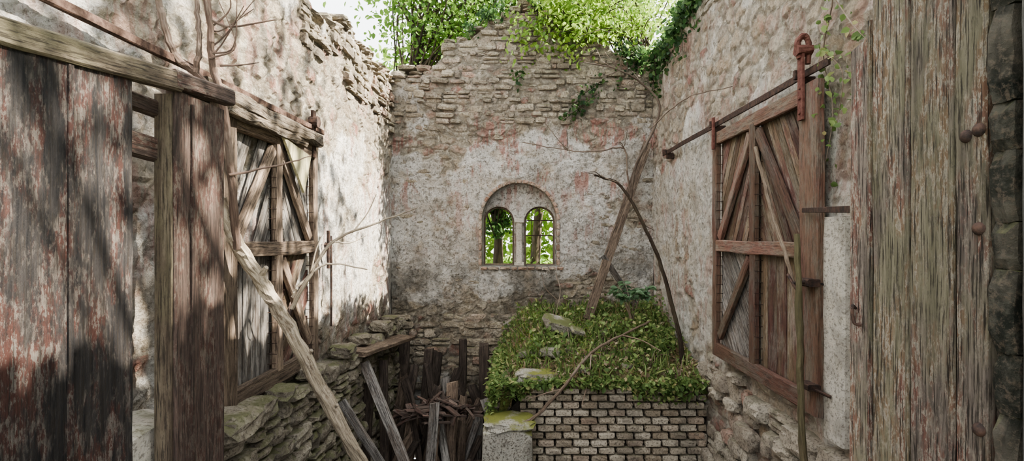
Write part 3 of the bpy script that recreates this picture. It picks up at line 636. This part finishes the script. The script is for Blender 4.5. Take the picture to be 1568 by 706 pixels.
beam(b,(-.42,5.2,FZ),(-.30,6.3,-2.1),.08,.05,(0,1,0),m=2); beam(b,(-.6,5.4,FZ),(-1.0,6.5,-2.2),.09,.05,(0,1,0),m=1)
beam(b,(-1.72,5.45,-1.23),(-1.58,7.35,-1.42),.24,.05,(.1,0,1),m=2,rag=.03)
b.make('timber_pile',[M_dark,M_grey,M_tan],False)
b=B()
for k in range(90):
    a=R(0,6.28); r=R(0,1)**.5
    c_=Vector((-.95+.48*r*math.cos(a),6.2+.25*r*math.sin(a),-2.12+.18*(1-r)+R(-.05,.05))); d=Vector((R(-1,1),R(-.6,.6),R(-.4,.4))).normalized()*R(.04,.15)
    beam(b,c_-d,c_+d,R(.025,.08),R(.012,.04),(R(-.3,.3),R(-.3,.3),1),warp=.004,rag=.02)
b.make('splintered_wood_debris',wood_mat('rusty_debris',(.07,.052,.044),(.15,.115,.095),(.17,.095,.075),.5,.7))
b=B()
for k in range(160):
    s_=R(.06,.22); stone(b,(R(-1.6,1.8) if k%2 else R(1.2,1.85),R(3,5.1),FZ+s_*.3+ (0 if k%2 else R(0,.3))),(s_*1.3,s_,s_*.7),pn=4,j=.15)
b.make('rubble_heap',M_stone)

# ---------------------------------------------------------------- trees and foliage
def tree(name,base,top,cc,rad,nb,per,lsize,mat,r0=.14,bs=.45,up=.3):
    e=empty(name); b=B(); base=np.array(base,float); top=np.array(top,float); cc=np.array(cc,float); rad=np.array(rad,float)
    mid=(base+top)/2+rng.normal(size=3)*.12; tube(b,[base,mid,top],r0,r0*.4,ns=9,sub=8,wob=.08); C=[]
    for k in range(nb):
        d=rng.normal(size=3); d/=np.linalg.norm(d); q=cc+d*rad*rng.uniform(.35,1)
        t=rng.uniform(.35,1); s=base+(top-base)*t; m_=(s+q)/2+rng.normal(size=3)*.15+np.array([0,0,.15])
        tube(b,[s,m_,q],r0*.22,.008,ns=5,sub=4)
        pts=q+rng.normal(size=(per,3))*bs*np.array([1,1,.55]); C.append(pts)
    b.make('trunk_and_branches',M_dktwig,True,e)
    leaves('foliage',np.concatenate(C),lsize,mat,up=up,parent=e); return e
tree('ash_tree',(-3.0,10.5,-1.5),(-2.0,10.8,4.5),(-1.3,11,5.0),(1.8,1.3,1.8),60,120,.12,M_canopy,.12)
tree('ash_tree',(.3,12,-1.5),(.4,12,5.0),(.4,12,5.6),(2.6,1.5,1.7),60,110,.13,M_canopy,.12)
tree('ash_tree',(2.6,9.6,-1.5),(2.2,9.6,4.0),(1.7,9.5,4.4),(1.7,1.0,1.3),50,80,.10,M_bright,.1)
tree('oak_tree',(5.6,3.0,-1.5),(5.4,3.0,7.0),(5.4,2.9,7.2),(1.9,4.3,1.6),46,36,.17,M_canopy,.22,bs=.40)
tree('ivy_clad_tree',(-.42,9.6,-1.5),(-.5,9.8,2.2),(-.45,9.7,1.0),(.35,.3,1.3),40,60,.09,M_ivy,.11,bs=.12)
tree('hazel_tree',(1.4,11.0,-1.5),(1.3,11,2.5),(1.2,11.2,1.6),(.9,.6,1.3),35,90,.12,M_bright,.06,bs=.3)
C=np.stack([rng.uniform(-7,7,16000),rng.uniform(15,18,16000),rng.uniform(-1.5,5.5,16000)],1)
leaves('woodland_hedge',C,.24,M_bright)
C=np.stack([rng.uniform(-2,2.5,6000),rng.uniform(8.9,13.5,6000),-1.5+rng.uniform(0,1,6000)**2*.9],1)
leaves('undergrowth',C,.12,M_bright,up=.5)
e=empty('overhanging_shrub'); b=B(); C=[]
for k in range(54):
    s=np.array([R(.1,2.1),8.3,R(2.9,3.3)]); q=np.array([R(-.3,2.1),R(7.3,8.3),R(2.65,3.9)]); m_=(s+q)/2+np.array([0,0,.2])
    tube(b,[s,m_,q],.010,.004,ns=5,sub=4)
    for c_ in cr([s,m_,q],8)[6:]: C.append(c_+rng.normal(size=(6,3))*.11)
b.make('branches',M_dktwig,True,e); leaves('foliage',np.concatenate(C),.08,M_bright,up=.4,parent=e,hang=.5)
e=empty('wall_ivy'); C=[]; b=B()
def strand(P,n,sp,r=.006):
    Q=cr(P,8); tube(b,P,r,r*.5,ns=5,sub=4)
    for q in Q: C.append(q+rng.normal(size=(n,3))*sp)
for k in range(22):
    y=R(5.8,7.9); z=topR(y); L=R(.1,.6); strand([(XR+.1,y,z+.05),(XR-.06,y,z-.05),(XR-.05,y+R(-.1,.1),z-L)],4,.06)
for k in range(6):
    x=R(1.5,2.0); z=topB(x); L=R(.2,.7); strand([(x,8.1,z+.05),(x-.02,7.92,z-.1),(x+R(-.1,.1),7.93,z-L)],3,.06)
for (x,z) in ((.80,1.85),(.98,2.0),(1.05,2.2)): strand([(x+.2,7.93,z+.15),(x,7.92,z),(x-.1,7.92,z-.08)],2,.06)
strand([(.0,7.93,2.45),(-.05,7.92,2.35)],3,.05)
for k in range(5): x=R(-1.1,.6); strand([(x,8.1,topB(x)+.04),(x,7.95,topB(x)-.04),(x+R(-.1,.1),7.93,topB(x)-R(.05,.15))],3,.06)
b.make('stems',M_dktwig,parent=e); leaves('foliage',np.concatenate(C),.07,M_ivy,up=.2,parent=e,hang=.6,wr=.42)
e=empty('climbing_vine'); C=[]; b=B()
strand([(2.0,3.35,2.6),(1.99,3.3,1.6),(1.99,3.42,1.2),(2.0,3.33,.8),(1.98,3.4,.4)],2,.03,.005); strand([(1.99,3.42,1.2),(1.98,3.2,1.0),(1.98,3.25,.7)],2,.03,.004)
strand([(1.99,3.3,1.5),(1.98,3.1,1.25),(1.97,2.95,1.1)],1,.03,.004)
b.make('stems',M_twig,parent=e); leaves('foliage',np.concatenate(C),.045,M_herb,up=.1,parent=e,hang=.5,wr=.45)

# ---------------------------------------------------------------- light, world, camera
w=bpy.data.worlds.new('World'); scene.world=w; w.use_nodes=True
bg=w.node_tree.nodes['Background']; bg.inputs[0].default_value=(.95,.97,1.0,1); bg.inputs[1].default_value=2.55
sd=bpy.data.lights.new('sun','SUN'); sd.energy=22; sd.angle=.009; sd.color=(1,.93,.81)
so=bpy.data.objects.new('sun',sd); scene.collection.objects.link(so); so.location=(8,-2,9)
so.rotation_euler=Vector((1,.02,.92)).to_track_quat('Z','Y').to_euler()
cd=bpy.data.cameras.new('camera'); cd.lens=36*800/1568; cd.sensor_width=36; cd.shift_x=-11/1568; cd.shift_y=8/1568; cd.clip_start=.05
co=bpy.data.objects.new('camera',cd); scene.collection.objects.link(co); co.location=(0,0,0); co.rotation_euler=(math.pi/2,0,0)
scene.camera=co
scene.view_settings.view_transform='AgX'; scene.view_settings.look='AgX - Medium High Contrast'; scene.view_settings.exposure=.6
